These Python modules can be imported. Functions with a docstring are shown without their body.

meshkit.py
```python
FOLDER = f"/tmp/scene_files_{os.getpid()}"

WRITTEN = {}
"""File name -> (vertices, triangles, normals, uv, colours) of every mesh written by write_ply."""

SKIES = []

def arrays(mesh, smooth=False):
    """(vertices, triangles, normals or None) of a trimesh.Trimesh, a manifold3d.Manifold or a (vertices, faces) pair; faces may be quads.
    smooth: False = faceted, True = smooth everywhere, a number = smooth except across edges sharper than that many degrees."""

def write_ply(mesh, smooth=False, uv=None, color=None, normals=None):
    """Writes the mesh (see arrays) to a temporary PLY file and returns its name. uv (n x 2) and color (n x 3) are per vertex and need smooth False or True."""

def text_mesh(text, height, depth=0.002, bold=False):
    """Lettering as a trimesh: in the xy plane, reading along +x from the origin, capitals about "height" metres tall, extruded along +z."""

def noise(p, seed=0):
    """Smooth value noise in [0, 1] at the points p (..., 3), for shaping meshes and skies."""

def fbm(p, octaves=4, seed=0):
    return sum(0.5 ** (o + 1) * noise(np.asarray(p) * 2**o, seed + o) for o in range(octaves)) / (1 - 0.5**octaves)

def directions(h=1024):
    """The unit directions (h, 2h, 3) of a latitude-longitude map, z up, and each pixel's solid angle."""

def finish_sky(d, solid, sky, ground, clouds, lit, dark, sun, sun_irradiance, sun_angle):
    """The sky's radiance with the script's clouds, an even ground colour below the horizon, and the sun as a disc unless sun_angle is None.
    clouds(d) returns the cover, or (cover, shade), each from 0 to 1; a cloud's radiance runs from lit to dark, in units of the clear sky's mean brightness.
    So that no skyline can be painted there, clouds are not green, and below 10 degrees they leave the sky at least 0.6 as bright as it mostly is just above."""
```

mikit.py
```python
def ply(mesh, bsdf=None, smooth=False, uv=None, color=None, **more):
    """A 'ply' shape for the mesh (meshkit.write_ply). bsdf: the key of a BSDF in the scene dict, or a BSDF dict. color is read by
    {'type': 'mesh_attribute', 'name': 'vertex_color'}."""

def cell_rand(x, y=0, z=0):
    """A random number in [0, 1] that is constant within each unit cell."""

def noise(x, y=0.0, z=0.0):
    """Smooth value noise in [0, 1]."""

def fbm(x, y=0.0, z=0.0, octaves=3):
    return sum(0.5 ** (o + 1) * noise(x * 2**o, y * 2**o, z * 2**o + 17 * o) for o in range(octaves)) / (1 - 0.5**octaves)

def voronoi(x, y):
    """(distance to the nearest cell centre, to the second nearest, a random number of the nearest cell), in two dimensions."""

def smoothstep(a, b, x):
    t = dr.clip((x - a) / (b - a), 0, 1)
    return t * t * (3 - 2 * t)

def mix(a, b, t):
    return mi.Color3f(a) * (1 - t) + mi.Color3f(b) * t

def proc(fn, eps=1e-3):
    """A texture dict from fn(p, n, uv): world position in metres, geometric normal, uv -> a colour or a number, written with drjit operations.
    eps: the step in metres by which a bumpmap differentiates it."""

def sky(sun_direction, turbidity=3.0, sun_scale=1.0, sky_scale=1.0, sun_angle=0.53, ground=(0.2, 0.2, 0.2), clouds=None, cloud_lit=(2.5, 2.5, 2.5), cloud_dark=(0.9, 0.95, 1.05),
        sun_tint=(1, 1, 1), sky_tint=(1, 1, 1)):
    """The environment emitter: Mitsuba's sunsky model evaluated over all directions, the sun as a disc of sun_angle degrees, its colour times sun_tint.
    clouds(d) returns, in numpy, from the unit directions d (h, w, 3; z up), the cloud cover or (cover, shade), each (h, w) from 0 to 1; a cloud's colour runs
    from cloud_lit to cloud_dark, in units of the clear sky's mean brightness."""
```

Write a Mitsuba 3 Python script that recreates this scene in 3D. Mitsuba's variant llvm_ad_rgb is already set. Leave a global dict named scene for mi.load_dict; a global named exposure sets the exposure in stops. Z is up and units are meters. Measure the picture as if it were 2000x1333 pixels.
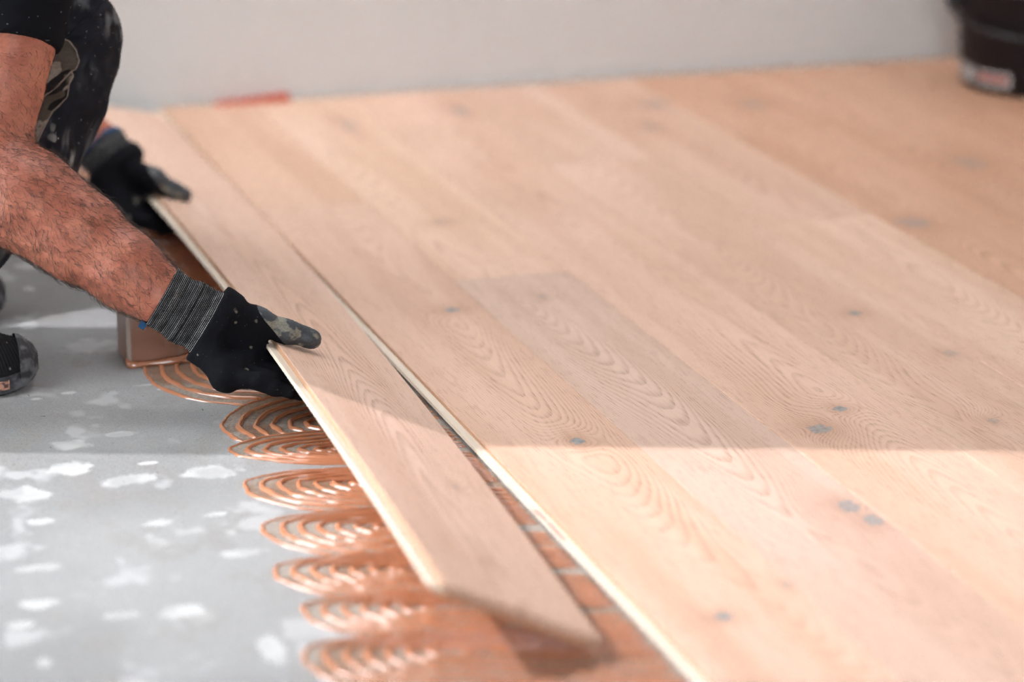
import math
import numpy as np
import trimesh
import shapely
import shapely.ops
import drjit as dr
import mitsuba as mi
import meshkit
import mikit
from mikit import noise, fbm, cell_rand, smoothstep, mix, proc

# ---------------------------------------------------------------- camera, sky, sun, exposure
scene, labels = {}, {}
T4 = mi.ScalarTransform4f
# room axes: x = along the back wall (to the right), y = along the planks (away), z = up
YAW, PITCH, EYE = math.radians(17.639), math.radians(16.674), 1.0640
LOOK = np.array([math.sin(YAW) * math.cos(PITCH), math.cos(YAW) * math.cos(PITCH), -math.sin(PITCH)])
scene['camera'] = {
    'type': 'thinlens', 'fov': 20.03, 'fov_axis': 'x', 'aperture_radius': 0.0235, 'focus_distance': 3.40,
    'near_clip': 0.05, 'far_clip': 200.0,
    'to_world': T4().look_at(origin=[0, 0, EYE], target=[float(LOOK[0]), float(LOOK[1]), EYE + float(LOOK[2])], up=[0, 0, 1])}
exposure = 2.84
SUN = np.array([-0.690, 0.245, 0.68])
scene['sky'] = mikit.sky(SUN, turbidity=3.0, sun_scale=0.60, sky_scale=10.0, ground=(0.35, 0.34, 0.32), sun_angle=0.6,
                         clouds=lambda d: (np.full(d.shape[:2], 0.75), np.full(d.shape[:2], 0.2)),
                         cloud_lit=(1.72, 1.75, 1.75), cloud_dark=(0.9, 0.9, 0.9), sun_tint=(0.57, 0.70, 1.02), sky_tint=(1.0, 0.96, 0.86))

# ---------------------------------------------------------------- helpers
RNG = np.random.default_rng(7)


def numbered(key):
    if key not in scene:
        return key
    k = 1
    while f'{key}_{k:03d}' in scene:
        k += 1
    return f'{key}_{k:03d}'


def add(key, mesh, bsdf, smooth=False, uv=None, label=None, category=None, group=None, kind=None, exact=False):
    key = key if exact else numbered(key)
    scene[key] = mikit.ply(mesh, bsdf, smooth=smooth, uv=uv)
    tag(key, label, category, group, kind)
    return key


def tag(key, label=None, category=None, group=None, kind=None):
    d = {k: v for k, v in dict(label=label, category=category, group=group, kind=kind).items() if v}
    if d:
        labels[key] = {**labels.get(key, {}), **d}


def box(lo, hi):
    lo, hi = np.array(lo, float), np.array(hi, float)
    m = trimesh.creation.box(extents=hi - lo)
    m.apply_translation((lo + hi) / 2)
    return m


def unit(v):
    v = np.asarray(v, float)
    return v / np.linalg.norm(v)


def grid_faces(n, m, wrap=False):
    """quads of an n x m vertex grid (m wraps when wrap)"""
    i, j = np.meshgrid(np.arange(n - 1), np.arange(m if wrap else m - 1), indexing='ij')
    j2 = (j + 1) % m
    return np.stack([i * m + j, i * m + j2, (i + 1) * m + j2, (i + 1) * m + j], -1).reshape(-1, 4)


def sweep(path, radius, n=10, squash=1.0, up=(0, 0, 1), caps=True):
    """a tube along a path with a radius per point"""
    path = np.asarray(path, float)
    radius = np.broadcast_to(radius, len(path))
    t = np.gradient(path, axis=0)
    t /= np.maximum(np.linalg.norm(t, axis=1, keepdims=True), 1e-12)
    s = np.cross(t, np.asarray(up, float))
    s /= np.maximum(np.linalg.norm(s, axis=1, keepdims=True), 1e-9)
    w = np.cross(s, t)
    a = np.arange(n) * 2 * np.pi / n
    v = path[:, None] + radius[:, None, None] * (np.cos(a)[None, :, None] * s[:, None] + squash * np.sin(a)[None, :, None] * w[:, None])
    f = grid_faces(len(path), n, True)
    f = np.vstack([f[:, [0, 1, 2]], f[:, [0, 2, 3]]])
    v = v.reshape(-1, 3)
    if caps:
        k = len(v)
        v = np.vstack([v, path[:1], path[-1:]])
        i = np.arange(n)
        e = (len(path) - 1) * n
        f = np.vstack([f, np.stack([i * 0 + k, (i + 1) % n, i], 1), np.stack([i * 0 + k + 1, e + i, e + (i + 1) % n], 1)])
    m = trimesh.Trimesh(v, f, process=False)
    return m


def spline(points, n):
    """smooth curve through points (Catmull-Rom), n samples"""
    p = np.asarray(points, float)
    p = np.vstack([2 * p[0] - p[1], p, 2 * p[-1] - p[-2]])
    t = np.linspace(0, len(p) - 3 - 1e-9, n)
    i = t.astype(int)
    u = (t - i)[:, None]
    a, b, c, d = p[i], p[i + 1], p[i + 2], p[i + 3]
    return 0.5 * (2 * b + (c - a) * u + (2 * a - 5 * b + 4 * c - d) * u**2 + (3 * b - a - 3 * c + d) * u**3)


def lathe(profile, n=64):
    """profile: (radius, z) rows, bottom axis to top; closed around z"""
    p = np.asarray(profile, float)
    a = np.arange(n) * 2 * np.pi / n
    v = np.stack([p[:, :1] * np.cos(a), p[:, :1] * np.sin(a), np.repeat(p[:, 1:], n, 1)], -1).reshape(-1, 3)
    f = grid_faces(len(p), n, True)
    return trimesh.Trimesh(v, np.vstack([f[:, [0, 1, 2]], f[:, [0, 2, 3]]]), process=False)


# signed distances and a surface net, for the body and its clothes
def cone(p, a, b, ra, rb):
    a, b = np.asarray(a, np.float32), np.asarray(b, np.float32)
    ab = b - a
    t = np.clip((p - a) @ ab / (ab @ ab), 0, 1)
    return np.linalg.norm(p - a - t[:, None] * ab, axis=1) - (ra + (rb - ra) * t)


def ell(p, c, r, M=None):
    q = p - np.asarray(c, np.float32)
    if M is not None:
        q = q @ np.asarray(M, np.float32).T
    r = np.asarray(r, np.float32)
    k = np.linalg.norm(q / r, axis=1)
    return (k - 1) * k / np.maximum(np.linalg.norm(q / r**2, axis=1), 1e-6)


def smin(a, b, k):
    h = np.maximum(k - np.abs(a - b), 0) / k
    return np.minimum(a, b) - h * h * k / 4


def union(k, *ds):
    d = ds[0]
    for e in ds[1:]:
        d = smin(d, e, k)
    return d


def net(fn, lo, hi, h):
    """naive surface net of fn < 0, evaluated only in blocks near the surface"""
    lo, hi = np.asarray(lo, np.float32), np.asarray(hi, np.float32)
    B = 8
    nb = np.ceil((hi - lo) / (h * B)).astype(int)
    n = nb * B + 1
    D = np.ones(n, np.float32)
    c = np.stack(np.meshgrid(*[np.arange(k) for k in nb], indexing='ij'), -1).reshape(-1, 3)
    mid = lo + (c * B + B / 2) * h
    d0 = fn(mid.astype(np.float32))
    o = np.stack(np.meshgrid(*[np.arange(B + 1)] * 3, indexing='ij'), -1).reshape(-1, 3)
    near = np.abs(d0) < h * B * 0.87 * 1.25 + 0.004
    for q in c[(d0 < 0) & ~near]:
        D[q[0] * B:q[0] * B + B + 1, q[1] * B:q[1] * B + B + 1, q[2] * B:q[2] * B + B + 1] = -1
    act = c[near]
    for s in range(0, len(act), 400):
        ii = act[s:s + 400, None] * B + o[None]
        pts = (lo + ii.reshape(-1, 3) * h).astype(np.float32)
        D[ii[..., 0].ravel(), ii[..., 1].ravel(), ii[..., 2].ravel()] = fn(pts)
    D[0], D[-1], D[:, 0], D[:, -1], D[:, :, 0], D[:, :, -1] = 1, 1, 1, 1, 1, 1
    S = D < 0
    cell = np.zeros(n - 1, np.int8)
    for a, b, e in np.ndindex(2, 2, 2):
        cell += S[a:n[0] - 1 + a, b:n[1] - 1 + b, e:n[2] - 1 + e]
    ids = np.argwhere((cell > 0) & (cell < 8))
    index = np.full(n - 1, -1)
    index[tuple(ids.T)] = np.arange(len(ids))
    acc, cnt = np.zeros((len(ids), 3)), np.zeros(len(ids))
    corners = list(np.ndindex(2, 2, 2))
    for a in corners:
        for ax in range(3):
            if a[ax]:
                continue
            b = list(a)
            b[ax] = 1
            da, db = D[tuple((ids + a).T)], D[tuple((ids + b).T)]
            x = (da < 0) != (db < 0)
            t = np.where(x, da / np.where(x, da - db, 1), 0)
            pt = ids + np.array(a) + t[:, None] * np.eye(3)[ax]
            acc[x] += pt[x]
            cnt += x
    v = lo + acc / cnt[:, None] * h
    quads = []
    for ax in range(3):
        u, w = (ax + 1) % 3, (ax + 2) % 3
        A = np.take(S, range(n[ax] - 1), ax)
        Bm = np.take(S, range(1, n[ax]), ax)
        e = np.argwhere(A != Bm)
        e = e[(e[:, u] > 0) & (e[:, w] > 0) & (e[:, u] < n[u] - 1) & (e[:, w] < n[w] - 1)]
        flip = A[tuple(e.T)]
        q = []
        for du, dw in ((-1, -1), (0, -1), (0, 0), (-1, 0)):
            k = e.copy()
            k[:, u] += du
            k[:, w] += dw
            q.append(index[tuple(k.T)])
        q = np.stack(q, 1)
        q[~flip] = q[~flip][:, ::-1]
        quads.append(q)
    q = np.vstack(quads)
    q = q[(q >= 0).all(1)]
    return trimesh.Trimesh(v, np.vstack([q[:, [0, 1, 2]], q[:, [0, 2, 3]]]), process=False)


# ---------------------------------------------------------------- materials
def material(key, color, rough=0.5, spec=0.5, bump=None, bump_scale=1.0, **more):
    c = color if isinstance(color, dict) else {'type': 'rgb', 'value': list(color)}
    b = {'type': 'principled', 'base_color': c, 'roughness': rough, 'specular': spec, **more}
    if bump is not None:
        b = {'type': 'bumpmap', 'arbitrary': bump, 'scale': bump_scale, 'bsdf': b}
    scene['material_' + key] = {'type': 'twosided', 'bsdf': b}


# oak: uv.x = 2 * plank number + 1 + metres across, uv.y = metres along
ROWS = [0.909, 1.073, 1.238, 1.412, 1.588, 1.768, 1.950, 2.130, 2.310, 2.490, 2.670]
JOINTS = {0: [2.02, 4.10], 1: [1.55, 3.638], 2: [2.10, 4.60], 3: [1.90, 4.25], 4: [1.80, 3.80], 5: [2.15, 4.36], 6: [1.6, 3.35], 7: [2.3, 4.40], 8: [1.9, 4.0], 9: [1.5, 3.5]}
# row, x, y, half width, half length, how grey the heart is
KNOTS = [(0, 1.013, 2.942, .0085, .0130, 1.0), (0, 1.030, 3.501, .0120, .0120, .8), (2, 1.344, 2.961, .0085, .0105, .9), (2, 1.291, 2.900, .0155, .0165, .8),
         (3, 1.526, 3.326, .0095, .0100, .8), (1, 1.217, 2.652, .0125, .0210, .75), (1, 1.224, 2.605, .0115, .0180, .8), (0, .976, 2.402, .0090, .0105, 1.0),
         (0, 1.066, 2.460, .0045, .0090, .5), (5, 1.805, 3.738, .0260, .0300, .45), (2, 1.395, 4.682, .0170, .0420, .5), (1, 1.183, 4.627, .0110, .0500, .4),
         (4, 1.735, 4.635, .0280, .0260, .4), (5, 1.895, 4.582, .0210, .0320, .4), (6, 2.055, 4.060, .0240, .0420, .35), (3, 1.566, 3.126, .0100, .0140, .3),
         (3, 1.495, 2.866, .0070, .0110, .3), (1, 1.163, 3.524, .0060, .0110, .3), (4, 1.662, 4.462, .0140, .0260, .35), (1, 1.144, 3.950, .0130, .0120, .3)]


def pieces(row):
    cuts = [0.35] + JOINTS[row] + [4.862]
    return [(cuts[i], cuts[i + 1], row * 4 + i) for i in range(len(cuts) - 1)]


KNOT_UV = []
for r, x, y, a, b, g in KNOTS:
    pid = next(i for y0, y1, i in pieces(r) if y0 <= y <= y1)
    KNOT_UV.append((2 * pid + 1 + x - (ROWS[r] + ROWS[r + 1]) / 2, y, a, b, g))
KNOT_UV.append((2 * 60 + 1 + 0.03, 1.05, .005, .010, .3))


# boards of their own tone: number, colour
TONES = [(5, (0.618, 0.422, 0.328)), (6, (0.700, 0.462, 0.335)), (17, (0.695, 0.462, 0.338)), (18, (0.620, 0.392, 0.282)), (13, (0.655, 0.430, 0.316)), (2, (0.650, 0.412, 0.292)), (60, (0.650, 0.430, 0.325))]


def oak(p, n, uv):
    pid = dr.floor(uv.x / 2)
    x, y = uv.x - pid * 2 - 1, uv.y
    r1, r2, r3, r4 = (cell_rand(pid, k) for k in (1, 2, 3, 4))
    wob = fbm(x * 11 + 7 * r1, y * 2.3 + 31 * r2, pid, 2) - 0.5
    fine = noise(x * 60, y * 9, pid) - 0.5
    xx = x - (r1 - 0.5) * 0.09 + (noise(y * 1.3, pid) - 0.5) * 0.05
    t = 2700 * xx * xx + (r2 * 10 + 9) * dr.select(r3 > 0.5, y, -y) + 11 * wob + 0.5 * fine
    core, halo = mi.Float(0), mi.Float(0)
    for kx, ky, a, b, g in KNOT_UV:
        dx, dy = uv.x - kx, uv.y - ky
        d2 = dr.square(dx / a) + dr.square(dy / b)
        t += 5.5 * dr.exp(-d2 / 14) + 3 * dr.exp(-d2 / 3)
        d = dr.sqrt(d2) + (noise(dx * 260, dy * 200, 3) - 0.5) * 0.55
        core = dr.maximum(core, g * (1 - smoothstep(0.75, 1.02, d)))
        halo = dr.maximum(halo, dr.exp(-d2 / 5) * (0.35 + 0.3 * g))
    ring = t - dr.floor(t)
    line = smoothstep(0.35, 0.90, ring) * (1 - smoothstep(0.93, 1.0, ring))
    strong = 0.35 + 0.9 * noise(x * 22 + 5, y * 2.6, pid + 9)
    pore = smoothstep(0.60, 0.78, noise(x * 850, y * 42, pid)) * (0.35 + 0.65 * line)
    streak = fbm(x * 26, y * 1.7, pid + 3, 2)
    cloud = fbm(x * 9, y * 3.1, pid + 40, 2)
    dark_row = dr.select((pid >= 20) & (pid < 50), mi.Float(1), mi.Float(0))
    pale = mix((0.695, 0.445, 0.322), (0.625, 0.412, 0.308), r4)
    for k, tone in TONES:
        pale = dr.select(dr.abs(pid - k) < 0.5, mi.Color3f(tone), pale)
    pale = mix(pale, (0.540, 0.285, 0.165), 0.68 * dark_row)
    c = mix(pale, mi.Color3f(pale) * mi.Color3f(0.86, 0.79, 0.73), smoothstep(0.35, 0.75, streak) * 0.55)
    c = mix(c, mi.Color3f(c) * mi.Color3f(1.05, 1.06, 1.1), smoothstep(0.5, 0.75, cloud) * 0.6)
    c = mix(c, mi.Color3f(c) * mi.Color3f(0.55, 0.43, 0.36), dr.clip(line * strong * (0.26 + 0.25 * dark_row) + pore * 0.36, 0, 0.8))
    c = mix(c, mi.Color3f(c) * mi.Color3f(0.72, 0.62, 0.56), halo)
    grey = mix((0.20, 0.19, 0.185), (0.33, 0.31, 0.30), noise(x * 330, y * 250, 5))
    return mix(c, grey, core)


def oak_relief(p, n, uv):
    pid = dr.floor(uv.x / 2)
    x, y = uv.x - pid * 2 - 1, uv.y
    return noise(x * 700, y * 38, pid)


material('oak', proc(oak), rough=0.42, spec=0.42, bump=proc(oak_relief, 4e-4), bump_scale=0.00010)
material('core_wood', proc(lambda p, n, uv: mix((0.74, 0.65, 0.54), (0.62, 0.51, 0.40), fbm(p.x * 120, p.y * 5, p.z * 400, 2))), rough=0.6, spec=0.3)
material('edge_grain', proc(lambda p, n, uv: mix((0.53, 0.315, 0.195), (0.42, 0.235, 0.140), fbm(p.x * 160, p.y * 9, p.z * 500, 2))), rough=0.6, spec=0.3)
material('stamp_ink', (0.62, 0.30, 0.25), rough=0.7, spec=0.2)

# screed: patches of old filler and paint, x, y, half width, half length
PATCHES = [(.511, 3.006, .035, .021), (.604, 3.004, .037, .023), (.394, 2.994, .031, .025), (.458, 3.063, .026, .023), (.376, 2.766, .026, .012), (.361, 2.669, .020, .014),
           (.432, 2.615, .026, .011), (.492, 2.606, .025, .018), (.333, 2.619, .015, .009), (.469, 3.143, .029, .020), (.535, 3.165, .021, .010), (.517, 2.859, .022, .010),
           (.399, 2.900, .014, .013), (.583, 2.746, .024, .012), (.555, 2.485, .014, .036), (.343, 2.520, .009, .012), (.501, 3.339, .010, .006), (.613, 3.320, .011, .005),
           (.595, 3.343, .016, .004), (.538, 3.940, .014, .021), (.524, 3.819, .009, .013), (.541, 4.057, .022, .028), (.543, 3.054, .012, .006), (.580, 2.867, .014, .007),
           (.459, 3.327, .009, .006), (.433, 3.356, .007, .006), (.66, 2.30, .03, .02), (.30, 2.33, .02, .03), (.20, 2.7, .03, .02), (.12, 3.2, .05, .03)]


def screed(p, n, uv):
    x, y = p.x, p.y
    grain = noise(x * 900, y * 900)
    big = fbm(x * 6, y * 6, 2.0, 3)
    mid = fbm(x * 30, y * 22, 5.0, 3)
    c = mix((0.245, 0.242, 0.238), (0.295, 0.292, 0.288), smoothstep(0.3, 0.7, big))
    c = mix(c, (0.25, 0.235, 0.22), smoothstep(0.55, 0.75, mid) * 0.5)
    c = mi.Color3f(c) * (0.86 + 0.28 * grain)
    c = mix(c, (0.43, 0.425, 0.42), smoothstep(0.62, 0.76, fbm(x * 24 + 3, y * 17, 9.0, 3)) * 0.7)
    edge = (fbm(x * 75, y * 55, 1.0, 4) - 0.5) * 1.0
    m = mi.Float(0)
    for a, b, w, l in PATCHES:
        d = dr.sqrt(dr.square((x - a) / w) + dr.square((y - b) / l)) + edge
        m = dr.maximum(m, 1 - smoothstep(0.70, 1.05, d))
    c = mix(c, (0.46, 0.455, 0.445), m * (0.55 + 0.45 * smoothstep(0.3, 0.6, mid)))
    speck = smoothstep(0.965, 0.985, noise(x * 170, y * 170, 4.0))
    return mix(c, (0.05, 0.05, 0.05), speck * 0.7)


material('screed', proc(screed), rough=0.55, spec=0.35, bump=proc(lambda p, n, uv: fbm(p.x * 260, p.y * 260, 0.0, 2), 8e-4), bump_scale=0.0004)
material('adhesive', (0.41, 0.160, 0.078), rough=0.17, spec=1.0, clearcoat=1.0, clearcoat_gloss=0.9)


def film(p, n, uv):
    g = noise(p.x * 520, p.y * 520)
    m = fbm(p.x * 16, p.y * 22, 3.0, 3)
    c = mix((0.300, 0.258, 0.220), (0.215, 0.135, 0.092), smoothstep(0.42, 0.70, m))
    return mi.Color3f(c) * (0.75 + 0.5 * g)


material('film', proc(film), rough=0.34, spec=0.5)


def plaster(p, n, uv):
    c = mix((0.600, 0.578, 0.552), (0.640, 0.618, 0.592), fbm(p.x * 3, p.z * 3, p.y * 3, 3))
    return c


material('plaster', proc(plaster), rough=0.85, spec=0.2)
material('white_paint', (0.74, 0.72, 0.70), rough=0.9, spec=0.2)
material('raw_concrete', (0.27, 0.26, 0.25), rough=0.9, spec=0.2)


def skin(p, n, uv):
    m = fbm(p.x * 45, p.y * 45, p.z * 45, 3)
    f = noise(p.x * 420, p.y * 420, p.z * 420)
    c = mix((0.430, 0.148, 0.090), (0.350, 0.106, 0.064), smoothstep(0.3, 0.7, m))
    return mi.Color3f(c) * (0.88 + 0.24 * f)


material('skin', proc(skin), rough=0.46, spec=0.4, bump=proc(lambda p, n, uv: fbm(p.x * 300, p.y * 300, p.z * 300, 2), 1e-3), bump_scale=0.0005)
material('hair', (0.035, 0.020, 0.014), rough=0.45, spec=0.4)
material('shirt', proc(lambda p, n, uv: mi.Color3f(0.006, 0.006, 0.008) + mi.Color3f(0.25, 0.25, 0.25) * smoothstep(0.90, 0.95, noise(p.x * 190, p.y * 190, p.z * 190)) * 0.3), rough=0.9, spec=0.12)


def trousers(p, n, uv):
    al = p.x * 0.36 + p.z * 0.87 + p.y * 0.33          # along the shin
    ac = p.x * 0.92 - p.z * 0.39
    s = fbm(ac * 95, al * 13, p.y * 60, 3)
    patch = fbm(ac * 12 + 2, al * 9, p.y * 10 + 1, 3)
    c = mix((0.006, 0.006, 0.009), (0.018, 0.018, 0.023), fbm(p.x * 60, p.y * 60, p.z * 60, 2))
    c = mix(c, (0.15, 0.145, 0.145), smoothstep(0.42, 0.72, s) * smoothstep(0.44, 0.60, patch) * 0.8)       # dried plaster dust
    blot = smoothstep(0.70, 0.76, fbm(ac * 75, al * 60, p.y * 60, 2)) * smoothstep(0.46, 0.58, patch)
    c = mix(c, (0.30, 0.29, 0.27), blot * 0.7)
    return mix(c, (0.62, 0.56, 0.48), smoothstep(0.935, 0.955, noise(p.x * 390, p.y * 390, p.z * 300)) * 0.8)  # splashes


def creases(p, n, uv):
    al = p.x * 0.36 + p.z * 0.87 + p.y * 0.33
    ac = p.x * 0.92 - p.z * 0.39
    w = fbm(ac * 26, al * 26, p.y * 26, 2)
    return 1 - dr.abs(noise(ac * 34 + 3 * w, al * 62 + 4 * w - ac * 40, p.y * 30) - 0.5) * 2


material('trousers', proc(trousers), rough=0.85, spec=0.2, bump=proc(creases, 1.5e-3), bump_scale=0.010)


def camo(p, n, uv):
    a = fbm(p.x * 40, p.y * 20 + 4, p.z * 62 - p.x * 30, 2)
    b = fbm(p.x * 44 + 9, p.y * 20, p.z * 70 + 5 - p.x * 34, 2)
    c = mix((0.014, 0.011, 0.010), (0.075, 0.058, 0.045), smoothstep(0.49, 0.53, a))
    c = mix(c, (0.230, 0.188, 0.150), smoothstep(0.53, 0.56, b))
    return mi.Color3f(c) * (0.8 + 0.4 * noise(p.x * 500, p.y * 500, p.z * 500))


material('camo', proc(camo), rough=0.85, spec=0.15)
material('piping', (0.22, 0.17, 0.14), rough=0.8, spec=0.2)


def knit(p, n, uv):
    w = smoothstep(0.93, 0.96, noise(p.x * 520, p.y * 520, p.z * 520))
    d = smoothstep(0.755, 0.80, fbm(p.x * 62 + 1, p.y * 62, p.z * 62 + 2, 3))      # rubbed-in dust
    return mix(mix((0.005, 0.005, 0.007), (0.20, 0.19, 0.18), w * 0.6), (0.17, 0.155, 0.125), d * 0.7)


def coating(p, n, uv):
    m = fbm(p.x * 75, p.y * 75, p.z * 75, 3)
    f = noise(p.x * 700, p.y * 700, p.z * 700)
    c = mix((0.030, 0.033, 0.040), (0.055, 0.060, 0.066), f)
    return mix(c, mi.Color3f(0.23, 0.215, 0.165) * (0.6 + 0.7 * f), smoothstep(0.50, 0.64, m) * 0.85)   # dried adhesive and dust


material('glove_knit', proc(knit), rough=0.85, spec=0.12)
material('glove_coating', proc(coating), rough=0.5, spec=0.4)


def cuff_rows(p, n, uv):
    s, a = uv.x * 1000, uv.y          # millimetres along, metres around
    row = s / 2.0
    k = row - dr.floor(row)
    st = a * 520 + 0.5 * dr.floor(row)
    st = st - dr.floor(st)
    stitch = smoothstep(0.18, 0.34, k) * (1 - smoothstep(0.62, 0.80, k)) * smoothstep(0.08, 0.3, st) * (1 - smoothstep(0.72, 0.94, st))
    lit = 0.35 + 0.65 * noise(a * 120, s * 0.5)
    band = smoothstep(0.25, 0.75, noise(s * 0.16, 3.0))
    c = mix((0.008, 0.008, 0.010), (0.50, 0.49, 0.47), stitch * lit * (0.45 + 0.55 * band))
    seam = smoothstep(0.8, 0.0, dr.abs(s - 20)) + smoothstep(0.8, 0.0, dr.abs(s - 37)) + smoothstep(0.8, 0.0, dr.abs(s - 52))
    return mix(c, (0.008, 0.008, 0.009), dr.clip(seam, 0, 1))


material('cuff', proc(cuff_rows), rough=0.85, spec=0.15)
material('blue_edge', (0.004, 0.050, 0.13), rough=0.6, spec=0.3)
material('rubber', proc(lambda p, n, uv: mix((0.030, 0.031, 0.035), (0.13, 0.13, 0.135), smoothstep(0.4, 0.75, fbm(p.x * 90, p.y * 90, p.z * 90, 3)))), rough=0.55, spec=0.4)
material('shoe_textile', proc(lambda p, n, uv: mix((0.010, 0.009, 0.010), (0.26, 0.24, 0.21), smoothstep(0.70, 0.82, fbm(p.x * 120, p.y * 120, p.z * 120, 2)) * 0.7)), rough=0.8, spec=0.2)
material('shoe_stripe', proc(lambda p, n, uv: mix((0.52, 0.27, 0.19), (0.10, 0.05, 0.04), smoothstep(0.55, 0.68, fbm(p.x * 150, p.y * 150, p.z * 150, 2)))), rough=0.6, spec=0.3)
material('black_plastic', proc(lambda p, n, uv: mix((0.006, 0.004, 0.005), (0.012, 0.008, 0.009), noise(p.x * 20, p.y * 20, p.z * 420))), rough=0.5, spec=0.22)
material('black_gloss', (0.010, 0.008, 0.010), rough=0.3, spec=0.45)
material('white_print', (0.62, 0.60, 0.59), rough=0.6, spec=0.3)
material('red_print', (0.55, 0.10, 0.07), rough=0.6, spec=0.3)
material('grey_plastic', (0.30, 0.30, 0.29), rough=0.5, spec=0.4)
material('red_plastic', (0.46, 0.060, 0.022), rough=0.5, spec=0.4)


def smear(p, n, uv):
    m = fbm(p.x * 22, p.y * 22, p.z * 60, 3)
    c = mix((0.215, 0.095, 0.058), (0.29, 0.130, 0.078), m)
    return mix(c, (0.25, 0.17, 0.14), smoothstep(0.52, 0.70, fbm(p.x * 55 + 4, p.y * 8, p.z * 12, 3)) * 0.8)


material('smeared_plastic', proc(smear), rough=0.35, spec=0.45)
material('tub_edge', (0.34, 0.265, 0.225), rough=0.4, spec=0.4)

# ---------------------------------------------------------------- room shell
WALL_Y, LEFT_X, RIGHT_X, CEIL = 4.874, -0.45, 2.76, 2.6
add('screed_floor', trimesh.util.concatenate([box([LEFT_X - 0.15, 2.74, -0.12], [RIGHT_X + 0.1, WALL_Y, 0.0]), box([-2.72, -1.62, -0.12], [RIGHT_X + 0.1, 2.74, 0.0])]), 'material_screed', label='bare grey concrete screed with pale filler stains', kind='structure')
HIGH = 5.2      # the back part of the room is a two-storey void, open to the sky at the top
VOID_Y, VOID_X = 3.66, 2.0
add('wall_back', box([LEFT_X - 0.2, WALL_Y, -0.1], [RIGHT_X + 0.2, WALL_Y + 0.2, HIGH]), 'material_plaster', label='plain off-white plastered wall behind the oak floor', kind='structure')
add('wall_right', box([RIGHT_X, -1.5, 0.0], [RIGHT_X + 0.12, WALL_Y, CEIL]), 'material_white_paint', label='white side wall on the right, outside the picture', kind='structure')
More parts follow.
